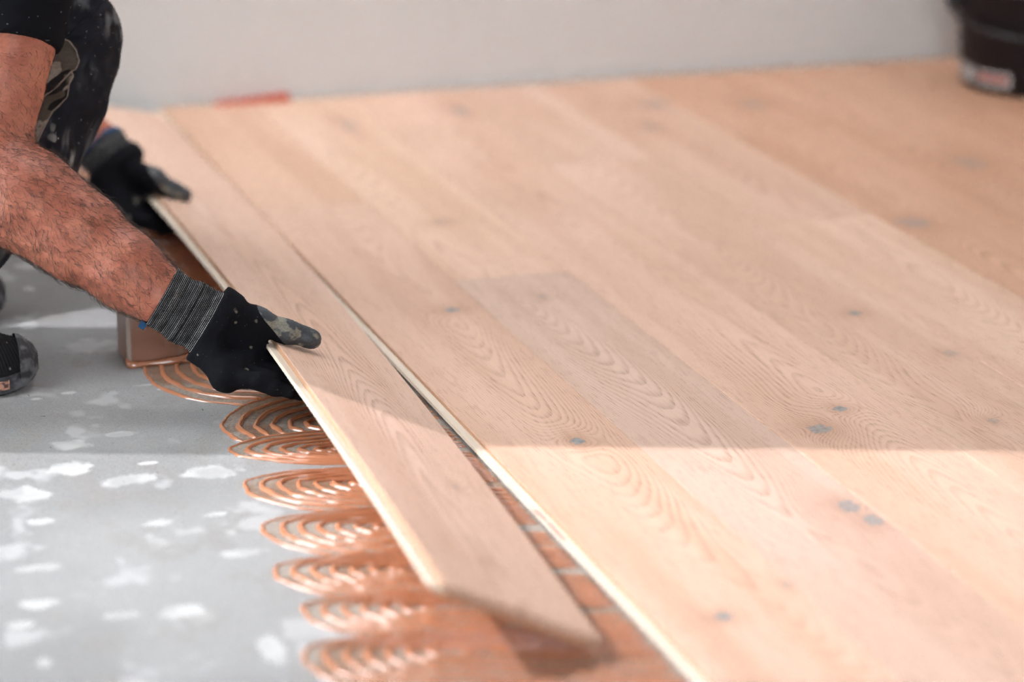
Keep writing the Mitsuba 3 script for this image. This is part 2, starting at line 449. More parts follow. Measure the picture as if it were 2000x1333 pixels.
tall = [([LEFT_X - 0.12, 3.48, 0.0], [LEFT_X, 3.973, HIGH]), ([LEFT_X - 0.12, 4.110, 0.0], [LEFT_X, WALL_Y + 0.2, HIGH]),
        ([LEFT_X - 0.12, 3.973, 0.0], [LEFT_X, 4.110, 0.86]), ([LEFT_X - 0.12, 3.973, 1.22], [LEFT_X, 4.110, HIGH])]     # a small gap lets one more strip of sun in
add('wall_left', trimesh.util.concatenate([box(*q) for q in tall]), 'material_white_paint', label='tall white wall beside the wide opening on the left', kind='structure')
add('wall_left_near', box([-2.72, -1.62, 0.0], [-2.60, 2.74, CEIL]), 'material_raw_concrete', label='raw grey concrete wall on the left, outside the picture', kind='structure')
add('wall_left_return', box([-2.60, 2.62, 0.0], [LEFT_X, 2.74, CEIL]), 'material_raw_concrete', label='raw grey concrete return wall before the wide opening', kind='structure')
add('wall_left_lintel', box([LEFT_X - 0.12, 2.74, 2.03], [LEFT_X, 3.48, CEIL]), 'material_raw_concrete', label='raw grey concrete lintel over the wide opening on the left', kind='structure')
add('wall_front', trimesh.util.concatenate([box([1.0, -1.62, 0.0], [RIGHT_X + 0.12, -1.5, CEIL]), box([-2.60, -1.62, 0.0], [-0.45, -1.5, CEIL])]), 'material_raw_concrete', label='raw grey concrete wall behind the camera, outside the picture', kind='structure')
add('wall_right_upper', box([RIGHT_X, VOID_Y - 0.4, CEIL + 0.15], [RIGHT_X + 0.12, WALL_Y + 0.2, HIGH]), 'material_white_paint', label='white upper wall above the gallery, outside the picture', kind='structure')
add('ceiling', trimesh.util.concatenate([box([LEFT_X - 0.12, 2.74, CEIL], [RIGHT_X + 0.12, VOID_Y, CEIL + 0.15]), box([-2.72, -1.62, CEIL], [RIGHT_X + 0.12, 2.74, CEIL + 0.15])]), 'material_raw_concrete', label='raw grey concrete ceiling, outside the picture', kind='structure')
add('ceiling_gallery', box([VOID_X, VOID_Y, CEIL], [RIGHT_X + 0.12, WALL_Y, CEIL + 0.15]), 'material_raw_concrete', label='raw grey concrete gallery floor beside the void, outside the picture', kind='structure')

# ---------------------------------------------------------------- laid oak floor: one part per plank
TOP, UNDER = 0.014, 0.0025
tag('wood_floor', label='laid pale oak plank floor up to the wall', kind='structure')


def plank_mesh(x0, x1, y0, y1, pid):
    b, g = 0.0008, 0.00012
    x0, x1, y0, y1 = x0 + g, x1 - g, y0 + g, y1 - g
    xs = [x0, x0, x0 + b, x1 - b, x1, x1]
    zs = [UNDER, TOP - b, TOP, TOP, TOP - b, UNDER]
    ys = [(y0, b), (y0 + b, 0), (y1 - b, 0), (y1, b)]
    v, uv = [], []
    for y, dz in ys:
        for x, z in zip(xs, zs):
            v.append((x, y, z - (dz if z > UNDER + 1e-6 else 0)))
            uv.append((2 * pid + 1 + x - (x0 + x1) / 2, y))
    v, uv = np.array(v), np.array(uv)
    f = [(a * 6 + k, a * 6 + k + 1, (a + 1) * 6 + k + 1, (a + 1) * 6 + k) for a in range(3) for k in range(5)]
    tri = [t for q in f for t in ((q[0], q[2], q[1]), (q[0], q[3], q[2]))]
    for base, flip in ((0, 1), (18, 0)):
        for k in range(1, 5):
            t = (base, base + k, base + k + 1)
            tri.append(t if flip else t[::-1])
    # separate vertices per face so that facets stay crisp
    tri = np.array(tri)
    return trimesh.Trimesh(v[tri.ravel()], np.arange(tri.size).reshape(-1, 3), process=False), uv[tri.ravel()]


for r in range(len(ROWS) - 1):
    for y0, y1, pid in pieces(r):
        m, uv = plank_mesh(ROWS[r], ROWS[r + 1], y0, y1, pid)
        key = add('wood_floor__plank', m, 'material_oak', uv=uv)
        if r == 0:      # the row with its open side: a pale tongue sticks out below the oak layer
            t = box([ROWS[0] - 0.0095, y0, 0.0045], [ROWS[0] + 0.02, y1 - 0.0003, 0.0090])
            t2 = box([ROWS[0] - 0.0015, y0, 0.0020], [ROWS[0] + 0.02, y1 - 0.0003, 0.0045])
            add(key + '__tongue', t, 'material_core_wood', label='pale softwood tongue along the open plank edge')
            add(key + '__edge', trimesh.util.concatenate([t2, box([ROWS[0] - .0002, y0, .0091], [ROWS[0] + .002, y1 - .0003, TOP - .0009])]), 'material_edge_grain', label='tan sawn edge')
            if y0 < 2.9 < y1:
                ink = [box([ROWS[0] - .0095, y - l / 2, .00902], [ROWS[0] - .0045, y + l / 2, .0091]) for y, l in ((2.735, .035), (2.685, .055))]
                ink.append(box([ROWS[0] - .0108, 2.735, .00902], [ROWS[0] - .0085, 2.760, .0091]))
                add(key + '__stamp', trimesh.util.concatenate(ink), 'material_stamp_ink', label='faded red stamp marks on the tongue')

# ---------------------------------------------------------------- the plank being laid
HP_C, HP_W = [-2.880210e-04, -1.67431634e-02, 1.50486634e-01, 5.80105635e-01], 0.165


def held_frame(y):
    """right top edge, across (to the left), normal of the tilted, slightly bent plank at y"""
    x = np.polyval(HP_C, y)
    x += 0.0035 * float(np.clip((y - 3.4) / 0.5, 0, 1))
    z = 0.024
    d = unit([np.polyval(np.polyder(np.array(HP_C)), y), 1, 0])
    a = math.radians(float(np.interp(y, [2.34, 3.04, 3.24, 3.50, 4.0, 4.7], [25.2, 21.5, 20.8, 19.5, 16.1, 12.0])))
    left = np.array([-d[1], d[0], 0])
    return np.array([x, y, z]), math.cos(a) * left + np.array([0, 0, math.sin(a)]), math.cos(a) * np.array([0, 0, 1]) - math.sin(a) * left


HP_Y = np.linspace(2.364, 4.77, 62)


def held_profile(prof, y_list, cap=True):
    """sweep a closed (s, t) profile along the plank; s across from the right edge, t down from the top"""
    prof = np.array(prof)
    v, uv = [], []
    for y in y_list:
        o, e, nn = held_frame(y)
        for s, t in prof:
            v.append(o + s * e + t * nn)
            uv.append((2 * 60 + 1 + HP_W / 2 - s, y - 1.7))
    m = len(prof)
    q = grid_faces(len(y_list), m, True)
    tri = np.vstack([q[:, [0, 2, 1]], q[:, [0, 3, 2]]])
    if cap:
        ctr = trimesh.creation.triangulate_polygon(shapely.Polygon(prof), engine='earcut')
        vv, ff = ctr
        idx = np.array([np.argmin(np.linalg.norm(prof - w, axis=1)) for w in vv])
        e = (len(y_list) - 1) * m
        tri = np.vstack([tri, idx[ff], idx[ff][:, ::-1] + e])
    v, uv = np.array(v), np.array(uv)
    return trimesh.Trimesh(v[tri.ravel()], np.arange(tri.size).reshape(-1, 3), process=False), uv[tri.ravel()]


tag('oak_plank', label='pale oak plank held tilted by two gloved hands over the wet adhesive', category='plank')
W_ = HP_W
m, uv = held_profile([(0.0, -.0008), (.0008, 0), (W_ - .0008, 0), (W_ - .0003, -.0005), (W_ - .0003, -.0055), (0.0, -.0055)], HP_Y)
add('oak_plank__wear_layer', m, 'material_oak', uv=uv)
m, uv = held_profile([(W_ - .002, -.0006), (W_, -.0006), (W_, -.0055), (W_ - .002, -.0055)], HP_Y)
add('oak_plank__edge', m, 'material_edge_grain', label='tan sawn edge of the oak layer')
m, uv = held_profile([(.0100, -.0056), (W_ + .0100, -.0056), (W_ + .0105, -.0062), (W_ + .0105, -.0094), (W_ + .0100, -.0098), (.0100, -.0098)], HP_Y)
add('oak_plank__tongue', m, 'material_core_wood', label='pale softwood tongue along the raised edge')
m, uv = held_profile([(.0005, -.0099), (W_ - .0008, -.0099), (W_ - .0008, -.0138), (.0005, -.0138)], HP_Y)
add('oak_plank__backing', m, 'material_edge_grain', label='tan backing layer')
# the short end's own tongue: a lip that stands out of the end face
o0, e0, n0 = held_frame(HP_Y[0])
d0 = unit(np.cross(n0, e0))
d0 = d0 if d0[1] < 0 else -d0
lip = []
for s in (0.012, W_ - 0.004):
    for t in (-.0062, -.0100):
        for k in (0, 0.0085):
            lip.append(o0 + s * e0 + t * n0 + k * d0)
lip = trimesh.convex.convex_hull(np.array(lip))
scene['material_end_grain'] = {'type': 'twosided', 'bsdf': {'type': 'principled', 'base_color': {'type': 'rgb', 'value': [0.42, 0.21, 0.125]}, 'roughness': 0.6, 'specular': 0.3}}
add('oak_plank__end_tongue', lip, 'material_end_grain', label='brown tongue on the short end')

# ---------------------------------------------------------------- combed adhesive
tag('floor_adhesive', label='wet terracotta floor adhesive combed in overlapping swirls on the screed', category='adhesive')
# left extreme (x, y), reach of the upper branch, half height up, half height down, number of ridges
LOBES = [(0.640, 4.640, .26, .055, .095, 7), (0.642, 4.520, .25, .050, .095, 7), (0.638, 4.395, .26, .055, .095, 7), (0.645, 4.275, .25, .050, .095, 7),
         (0.640, 4.155, .26, .055, .095, 7), (0.645, 4.035, .25, .050, .095, 7), (0.640, 3.910, .26, .055, .095, 7), (0.642, 3.790, .25, .050, .095, 7),
         (0.640, 3.675, .25, .050, .095, 7), (0.640, 3.560, .25, .050, .095, 7), (0.612, 3.430, .25, .085, .170, 7), (0.652, 3.165, .22, .165, .110, 7),
         (0.640, 3.070, .26, .085, .052, 7), (0.631, 2.954, .26, .062, .098, 7), (0.620, 2.815, .26, .065, .098, 7), (0.603, 2.690, .26, .056, .090, 7),
         (0.606, 2.580, .26, .050, .090, 7), (0.580, 2.470, .28, .060, .112, 8), (0.585, 2.340, .27, .055, .105, 8), (0.580, 2.215, .27, .050, .105, 8)]
XMAX = 0.8985
CR, SR = math.cos(YAW), math.sin(YAW)


def lobe_path(x0, y0, reach, up, down, k, seed, n=90):
    """ridge k of a lobe: in along the upper branch, around the left extreme, out below; lengths taken square to the view, then turned to the room"""
    g = np.random.default_rng(seed)
    off, f = 0.0195 * k, 1 - k / 7.0
    a1, b1 = reach - off, up * f
    a2, b2 = max(0.15 - off, 0.012), down * f
    t = np.linspace(0, np.pi / 2, n)
    ux, uy = -a1 * np.cos(t) + reach, b1 * np.sin(t)
    lx, ly = -a2 * np.cos(t) + a2 + off, -b2 * np.sin(t)
    far = np.linspace(0.01, 0.30, 30)
    top = np.stack([reach + far, b1 - 0.10 * far - 0.3 * far**2], 1)[::-1]
    low = np.stack([a2 + off + far, -b2 - 0.05 * far - 0.2 * far**2], 1)
    path = np.vstack([top, np.stack([ux, uy], 1)[::-1], np.stack([lx, ly], 1)[1:], low])
    j = np.arange(len(path))
    ph = g.uniform(0, 6, 4)
    path += 0.0009 * np.stack([np.sin(j * .21 + ph[0]) + .6 * np.sin(j * .47 + ph[1]), np.sin(j * .17 + ph[2]) + .6 * np.sin(j * .39 + ph[3])], 1)
    x, y = path[:, 0], path[:, 1]
    return np.stack([x0 + CR * x + SR * y, y0 - SR * x + CR * y], 1)


def lobe_region(L, seed):
    p = lobe_path(*L[:5], 0, seed)
    return shapely.Polygon(p).buffer(0)


regions = [lobe_region(L, 100 + 10 * i) for i, L in enumerate(LOBES)]
later = [None] * len(LOBES)
acc = None
for i in range(len(LOBES) - 1, -1, -1):
    later[i] = acc
    acc = regions[i] if acc is None else acc.union(regions[i])
bed = acc.intersection(shapely.box(0.0, 2.05, XMAX, 4.86)).buffer(0.002)
TUB = shapely.box(0.585, 3.418, 0.712, 3.52)


def comb_ridge(line, width, height, seed):
    c = np.array(line.coords)
    seg = np.r_[0, np.cumsum(np.linalg.norm(np.diff(c, axis=0), axis=1))]
    if seg[-1] < 0.012:
        return None
    n = max(6, int(seg[-1] / 0.0045))
    s = np.linspace(0, seg[-1], n)
    pts = np.stack([np.interp(s, seg, c[:, 0]), np.interp(s, seg, c[:, 1])], 1)
    t = np.gradient(pts, axis=0)
    t /= np.maximum(np.linalg.norm(t, axis=1, keepdims=True), 1e-9)
    nn = np.stack([-t[:, 1], t[:, 0]], 1)
    g = meshkit.noise(np.stack([s * 55, s * 0 + seed, s * 0], 1))
    endt = np.clip(np.minimum(s, seg[-1] - s) / 0.006, 0.25, 1)
    w, h = width * (0.82 + 0.4 * g) * endt, height * (0.7 + 0.55 * g) * endt
    a = np.linspace(0, np.pi, 7)
    lean = 0.15
    off = np.cos(a)[None, :] * w[:, None] / 2 + lean * np.sin(a)[None, :] * w[:, None]
    z = np.sin(a)[None, :] ** 0.85 * h[:, None] + 0.0002
    v = np.stack([pts[:, :1] + nn[:, :1] * off, pts[:, 1:] + nn[:, 1:] * off, z], -1)
    q = grid_faces(n, 7)
    f = np.vstack([q[:, [0, 2, 1]], q[:, [0, 3, 2]]])
    m = trimesh.Trimesh(v.reshape(-1, 3), f, process=False)
    for base in (0, (n - 1) * 7):
        fan = np.array([(base, base + k, base + k + 1) for k in range(1, 6)])
        m = trimesh.Trimesh(m.vertices, np.vstack([m.faces, fan if base == 0 else fan[:, ::-1]]), process=False)
    return m


def flat_mesh(poly, z0, z1):
    ms = []
    for g in getattr(poly, 'geoms', [poly]):
        if g.area < 1e-5:
            continue
        g = shapely.Polygon(g.exterior).simplify(0.0006)
        e = trimesh.creation.extrude_polygon(g, z1 - z0, engine='earcut')
        e.apply_translation([0, 0, z0])
        ms.append(e)
    return trimesh.util.concatenate(ms)


add('floor_adhesive__film', flat_mesh(bed, 0.0, 0.0006), 'material_film', label='thin brown film of adhesive between the ridges')
limits = shapely.box(0.0, 2.05, XMAX, 4.86).difference(TUB)
for i, L in enumerate(LOBES):
    sw = 'floor_adhesive__swirl' + (f'_{i:03d}' if i else '')
    for k in range(L[5]):
        line = shapely.LineString(lobe_path(*L[:5], k, 100 + 10 * i + k)).intersection(limits)
        if later[i] is not None:
            line = line.difference(later[i])
        parts = [g for g in getattr(line, 'geoms', [line]) if g.geom_type == 'LineString' and g.length > 0.012]
        if len(parts) > 1:
            mg = shapely.ops.linemerge(parts)
            parts = list(getattr(mg, 'geoms', [mg]))
        ms = [comb_ridge(g, 0.0062 if k else 0.0042, 0.0034 if k else 0.0024, 3.1 * i + k) for g in parts]
        ms = [q for q in ms if q is not None]
        if ms:
            add(sw + '__ridge', trimesh.util.concatenate(ms), 'material_adhesive', smooth=True)

# ---------------------------------------------------------------- adhesive tub beside the near glove
def rounded_box(x0, x1, y0, y1, z0, z1, r, inset=0.0, taper=0.0):
    a = shapely.box(x0 + r, y0 + r, x1 - r, y1 - r).buffer(r, quad_segs=5)
    c = np.array(a.exterior.coords)[:-1]
    ctr = np.array([(x0 + x1) / 2, (y0 + y1) / 2])
    return c, ctr


def tub():
    x0, x1, y0, y1, h, r, w = 0.588, 0.698, 3.421, 3.500, 0.072, 0.007, 0.004
    outer, c = rounded_box(x0, x1, y0, y1, 0, h, r)
    inner, _ = rounded_box(x0 + w, x1 - w, y0 + w, y1 - w, 0, h, max(r - w, .002))
    n = len(outer)
    k = len(inner)
    inner = np.array([inner[int(i * k / n)] for i in range(n)]) if k != n else inner
    rings = [(outer * 0 + c, 0.001), (outer, 0.001), (outer, h * .5), (outer, h), (inner, h), (inner, 0.02), (inner * 0 + c, 0.02)]
    v = np.vstack([np.c_[p, np.full(n, z)] for p, z in rings])
    q = grid_faces(len(rings), n, True)
    return trimesh.Trimesh(v, np.vstack([q[:, [0, 1, 2]], q[:, [0, 2, 3]]]), process=False)


tag('adhesive_tub', label='small open box smeared brown with adhesive, standing behind the near glove', category='box')
add('adhesive_tub__body', tub(), 'material_smeared_plastic', smooth=35)
add('adhesive_tub__edge_strip', sweep([(0.5905, 3.4235, 0.004), (0.5905, 3.4235, 0.072)], 0.0034, 10, up=(0, 1, 0)), 'material_tub_edge', smooth=40, label='pale rounded corner strip')
bead = spline([(0.5885, 3.426, .010), (0.591, 3.4185, .0035), (0.612, 3.4165, .004), (0.640, 3.416, .0045), (0.662, 3.4155, .009), (0.690, 3.415, .026), (0.706, 3.4165, .034)], 60)
add('adhesive_tub__bead', sweep(bead, 0.0032 + 0.0018 * np.sin(np.linspace(0, 9, 60)) ** 2, 8), 'material_adhesive', smooth=True, label='terracotta bead of wet adhesive along the foot')
bead2 = spline([(0.655, 3.4160, .0045), (0.676, 3.415, .0035), (0.700, 3.415, .004), (0.710, 3.418, .004)], 30)
add('adhesive_tub__bead', sweep(bead2, 0.0035, 8), 'material_adhesive', smooth=True, label='terracotta bead of wet adhesive along the foot')

# ---------------------------------------------------------------- bucket
BC = np.array([2.462, 4.590, TOP])
tag('bucket', label='black ribbed plastic bucket standing on the oak floor by the wall', category='bucket')
prof = [(0.0, .001), (.143, .001), (.1475, .004), (.149, .010)]
for k in range(46):
    z = .012 + k * .0038
    prof.append((.149 + .014 * z / .2 + (.00045 if k % 2 else 0), z))
prof += [(.1645, .188), (.1645, .172 + .017), (.157, .190), (.150, .012), (0.0, .010)]
b = lathe(prof, 96)
b.apply_translation(BC)
add('bucket__body', b, 'material_black_plastic', smooth=50)
lid = lathe([(0.0, .196), (.150, .196), (.155, .202), (.166, .203), (.1695, .199), (.1695, .186), (.166, .184), (.160, .184), (.0, .188)], 96)
lid.apply_translation(BC)
add('bucket__lid', lid, 'material_grey_plastic', smooth=50, label='dark grey lid with a raised rim')
ears = []
for s in (-1, 1):
    d = np.array([-s * CR, s * SR, 0])      # square to the view
    e = trimesh.creation.cylinder(radius=.021, height=.018, sections=28)
    e.apply_transform(trimesh.geometry.align_vectors([0, 0, 1], d))
    e.apply_translation(BC + d * 0.169 + [0, 0, .158])
    add('bucket__ear', e, 'material_black_gloss', smooth=40)
hp = []
for t in np.linspace(0, np.pi, 60):
    sx = -math.cos(t)
    fw = math.sin(t)
    hp.append(BC + 0.180 * sx * np.array([CR, -SR, 0]) - 0.178 * fw * np.array([SR, CR, 0]) + [0, 0, .158 - 0.052 * fw**0.7])
add('bucket__handle', sweep(hp, 0.0055, 10), 'material_black_gloss', smooth=True, label='black bail handle hanging against the front')


def wrap_label(a0, a1, z0, z1, off):
    n = max(4, int((a1 - a0) * 30))
    a = np.linspace(a0, a1, n)
    v = []
    for z in (z0, z1):
        r = .149 + .014 * z / .2 + off
        v += [BC + [r * math.cos(t), r * math.sin(t), z] for t in a]
    v = np.array(v)
    back = v - 0.0006 * np.c_[np.cos(np.r_[a, a]), np.sin(np.r_[a, a]), 0 * np.r_[a, a]]
    q = grid_faces(2, n)
    f = np.vstack([q[:, [0, 1, 2]], q[:, [0, 2, 3]]])
    return trimesh.util.concatenate([trimesh.Trimesh(v, f, process=False), trimesh.Trimesh(back, f[:, ::-1], process=False)])


A0 = math.pi - YAW      # angle of the bucket's left silhouette, seen from the camera
white = [wrap_label(A0 + a, A0 + b_, z0, z1, .0016) for a, b_, z0, z1 in
         ((.06, .13, .016, .047), (.17, .24, .016, .045), (.30, .37, .016, .043), (.40, .46, .016, .043), (.30, .46, .026, .032), (.52, 1.00, .016, .0225), (.52, 1.00, .036, .041), (.97, 1.00, .016, .041))]
add('bucket__lettering', trimesh.util.concatenate(white), 'material_white_print', label='white lettering low on the side')
red = [wrap_label(A0 + .53 + .075 * k, A0 + .585 + .075 * k, .0245, .034, .0017) for k in range(6)]
add('bucket__lettering', trimesh.util.concatenate(red), 'material_red_print', label='red lettering low on the side')

# ---------------------------------------------------------------- wedge against the wall
wv = np.array([(1.005, 4.846, TOP), (1.135, 4.846, TOP), (1.135, 4.846, TOP + .0105), (1.005, 4.846, TOP + .001),
               (1.005, 4.872, TOP), (1.135, 4.872, TOP), (1.135, 4.872, TOP + .0105), (1.005, 4.872, TOP + .001)])
add('spacing_wedge', trimesh.convex.convex_hull(wv), 'material_red_plastic', label='small red plastic spacing wedge lying between the oak floor and the wall', category='wedge')

# ---------------------------------------------------------------- the man
J = {k: np.array(v, np.float32) for k, v in dict(
    near_shoulder=(.501, 3.503, .516), near_elbow=(.415, 3.407, .265), fore0=(.467, 3.359, .235), fore1=(.516, 3.321, .200), fore2=(.567, 3.272, .163), near_wrist=(.601, 3.242, .137),
    cuff_out=(.599, 3.243, .138), cuff_in=(.651, 3.227, .105),
    WA=(.665, 3.228, .122), WB=(.633, 3.218, .092), I0=(.701, 3.211, .069), M0=(.689, 3.201, .059), R0=(.673, 3.183, .056), P0=(.657, 3.166, .056),
    I1=(.738, 3.196, .049), M1=(.727, 3.178, .047), R1=(.714, 3.159, .048), P1=(.692, 3.145, .055),
    T0=(.670, 3.216, .123), T1=(.706, 3.213, .107), T2=(.741, 3.206, .093), T3=(.769, 3.203, .0825),
    far_shoulder=(.571, 3.960, .476), far_elbow=(.546, 4.094, .284), far_wrist=(.6755, 4.089, .128), fcuff_in=(.692, 4.069, .107),
    fWA=(.702, 4.068, .113), fWB=(.673, 4.048, .089), fI0=(.730, 4.050, .050), fM0=(.721, 4.028, .042), fR0=(.706, 4.009, .037), fP0=(.688, 3.995, .043),
    fT0=(.709, 4.045, .104), fT1=(.738, 4.020, .091), fT2=(.763, 4.018, .0730), fT3=(.781, 4.018, .0665),
    near_hip=(.102, 3.556, .640), far_hip=(.175, 3.804, .650), calf=(.537, 3.556, .335), knee=(.556, 3.576, .389), shin=(.487, 3.526, .236), low=(.385, 3.470, .165), ankle=(.300, 3.415, .085),
    far_knee=(.430, 4.030, .430), far_ankle=(.285, 3.725, .085), waist=(.262, 3.650, .660), chest=(.445, 3.710, .535), neck=(.600, 3.745, .560), head=(.715, 3.770, .655)).items()}


def torso(p, g):
    d = union(.08, cone(p, J['waist'], J['chest'], .135 + g, .130 + g), ell(p, (J['near_hip'] + J['far_hip']) / 2, (.15 + g, .19 + g, .13 + g)),
              cone(p, J['near_shoulder'] * .8 + J['chest'] * .2, J['far_shoulder'] * .8 + J['chest'] * .2, .070 + g, .070 + g))
    return d


HEAD_X = unit([0.88, 0.12, -0.46])
HEAD_Y = unit(np.cross([0, 0, 1], HEAD_X))
HEAD_Z = np.cross(HEAD_X, HEAD_Y)
HEAD_M = np.array([HEAD_X, HEAD_Y, HEAD_Z])


def hd(x, y, z):
    return J['head'] + x * HEAD_X + y * HEAD_Y + z * HEAD_Z


def head(p):
    d = ell(p, J['head'], (.096, .076, .105), HEAD_M)
    d = smin(d, ell(p, hd(.035, 0, -.065), (.062, .056, .062), HEAD_M), .04)
    d = smin(d, cone(p, hd(.095, 0, .012), hd(.118, 0, -.022), .008, .013), .016)          # nose
    d = smin(d, cone(p, hd(.085, -.03, .025), hd(.085, .03, .025), .010, .010), .02)          # brow
    d = smin(d, cone(p, hd(.088, -.018, -.055), hd(.088, .018, -.055), .007, .007), .010)      # lips
    d = smin(d, ell(p, hd(.070, 0, -.108), (.026, .030, .020), HEAD_M), .02)                   # chin
    for s in (-1, 1):
        d = smin(d, ell(p, hd(-.005, s * .078, -.008), (.018, .010, .032), HEAD_M), .008)    # ears
        d = np.maximum(d, -ell(p, hd(.098, s * .032, .008), (.014, .018, .011), HEAD_M))
        d = np.minimum(d, ell(p, hd(.083, s * .031, .008), (.012, .013, .011), HEAD_M))
    return d


def body(p):
    arm = union(.03, cone(p, J['near_shoulder'], J['near_elbow'], .060, .054), cone(p, J['near_elbow'], J['fore0'], .054, .056), cone(p, J['fore0'], J['fore1'], .056, .0485),
                cone(p, J['fore1'], J['fore2'], .0485, .0400), cone(p, J['fore2'], J['near_wrist'], .0395, .0275), cone(p, J['near_wrist'], J['near_wrist'] * .5 + J['cuff_in'] * .5, .0270, .016))
    far = union(.03, cone(p, J['far_shoulder'], J['far_elbow'], .058, .048), cone(p, J['far_elbow'], J['far_wrist'], .047, .027), cone(p, J['far_wrist'], J['far_wrist'] * .5 + J['fcuff_in'] * .5, .0265, .016))
    legs = union(.03, cone(p, J['near_hip'], J['knee'], .060, .040), cone(p, J['knee'], J['low'], .038, .036), cone(p, J['low'], J['ankle'], .036, .034),
                 cone(p, J['far_hip'], J['far_knee'], .060, .040), cone(p, J['far_knee'], J['far_ankle'], .040, .034),
                 cone(p, J['ankle'], (.34, 3.395, .045), .032, .026), cone(p, J['far_ankle'], (.33, 3.708, .045), .032, .026))
    d = union(.03, torso(p, -.022), arm, far, legs, cone(p, J['chest'], J['neck'], .07, .058), cone(p, J['neck'], hd(-.02, 0, -.05), .056, .054))
    d = smin(d, head(p), .02)
    w = meshkit.fbm(p * 38.0, 2) - 0.5
    return d - w * 0.004


tag('person', label='crouching floor layer in black t-shirt, dusty black trousers and black work gloves', category='person')
body_mesh = net(body, (-.10, 3.10, .01), (.90, 4.20, .84), .0055)
add('person__body', body_mesh, 'material_skin', smooth=True, label='bare forearms and upper arms')


def hair_cap(p):
    d = ell(p, hd(-.008, 0, .012), (.100, .082, .108), HEAD_M)
    q = (p - J['head']) @ HEAD_M.T.astype(np.float32)
    cut = np.maximum(q[:, 0] - .062 - .3 * (q[:, 2] - .05), -(q[:, 2] + .045) - .55 * (-.02 - q[:, 0]) * (q[:, 0] < .0) - .0)
    return np.maximum(d + (meshkit.noise(p * 160.0) - .5) * .004, cut)


add('person__hair', net(hair_cap, J['head'] - .14, J['head'] + .14, .004), 'material_hair', smooth=True, label='short dark hair')

HEM_C, HEM_N = np.array([.481, 3.443, .413], np.float32), unit(np.array([.415, 3.407, .265]) - np.array([.501, 3.503, .516]) + np.array([.03, 0, .02])).astype(np.float32)


def shirt(p):
    w = (meshkit.fbm(p * np.array([26, 26, 14.0]), 3) - .5) * .016
    sl = cone(p, J['near_shoulder'] + [0, 0, .01], J['near_elbow'], .0655, .0565)
    hemd = (p - HEM_C) @ HEM_N
    sl = np.maximum(sl - .0016 * (hemd > -.014), hemd)
    ff = unit(J['far_elbow'] - J['far_shoulder']).astype(np.float32)
    fs = np.maximum(cone(p, J['far_shoulder'] + [0, 0, .005], J['far_elbow'], .068, .062), (p - (J['far_shoulder'] * .45 + J['far_elbow'] * .55)) @ ff)
    body_ = np.maximum(union(.05, torso(p, .010), cone(p, J['chest'], J['neck'], .082, .066)), (p - (J['neck'] - [.035, 0, .0])) @ unit([.93, .15, .33]).astype(np.float32))
    body_ = np.maximum(body_, -(p[:, 0] - .20) - .35 * (p[:, 2] - .60))
    return union(.02, body_, sl, fs) - w * .5 - .003


add('person__t_shirt', net(shirt, (.02, 3.30, .24), (.74, 4.16, .86), .005), 'material_shirt', smooth=True, label='black short-sleeved t-shirt')
# turned hem of the near sleeve
ax = HEM_N
h1 = unit(np.cross(ax, [0, 0, 1.0]))
h2 = np.cross(ax, h1)
hc = J['near_shoulder'] + (J['near_elbow'] - J['near_shoulder']) * 0.0
axis_pt = J['near_shoulder'] + unit(J['near_elbow'] - J['near_shoulder']) * float((HEM_C - J['near_shoulder']) @ ax / (unit(J['near_elbow'] - J['near_shoulder']) @ ax))


def trouser_sdf(p, g=0.0):
    leg = union(.045, cone(p, J['near_hip'], J['knee'], .080 + g, .054 + g), cone(p, J['knee'], J['calf'], .053 + g, .055 + g), cone(p, J['calf'], J['shin'], .055 + g, .055 + g), cone(p, J['shin'], J['low'], .056 + g, .052 + g), cone(p, J['low'], J['ankle'], .054 + g, .056 + g))
    far = union(.045, cone(p, J['far_hip'], J['far_knee'], .086 + g, .066 + g), cone(p, J['far_knee'], J['far_ankle'], .064 + g, .056 + g))
    hips = ell(p, (J['near_hip'] + J['far_hip']) / 2, (.155 + g, .195 + g, .14 + g))
    d = union(.05, leg, far, hips)
    along = p @ np.array([.62, .2, .75], np.float32)
    w = (meshkit.fbm(p * np.array([20, 20, 11.0]), 3, 5) - .5) * .018
    fold = np.abs(meshkit.noise(np.stack([along * 38 + 2.5 * meshkit.noise(p * 14.0, 3), p[:, 0] * 9, p[:, 2] * 9 - p[:, 0] * 12], 1), 9) - .5)
    return d - w * .8 - (.25 - fold) * .011


def trouser_cut(p):
    a = unit(J['ankle'] - J['low']).astype(np.float32)
    c1 = (p - J['ankle']) @ a - .012
    c1 = np.where(p[:, 1] > 3.60, p[:, 2] * -1 + .075, c1)
    waist = (p - (J['waist'] + [-.03, 0, 0])) @ unit([.93, .25, -.12]).astype(np.float32)
    waist = np.where(p[:, 2] < .735 - .5 * (p[:, 0] - .10), -1, waist)
    return np.maximum(np.maximum(trouser_sdf(p), c1), waist)


add('person__trousers', net(trouser_cut, (-.12, 3.25, .04), (.68, 4.16, .84), .0055), 'material_trousers', smooth=True, label='black work trousers dusted with plaster')

# camouflage flaps hanging on the near leg; outlines in the plane square to the view (a across, z up)
def across(p):
    return p[:, 0] * CR - p[:, 1] * SR


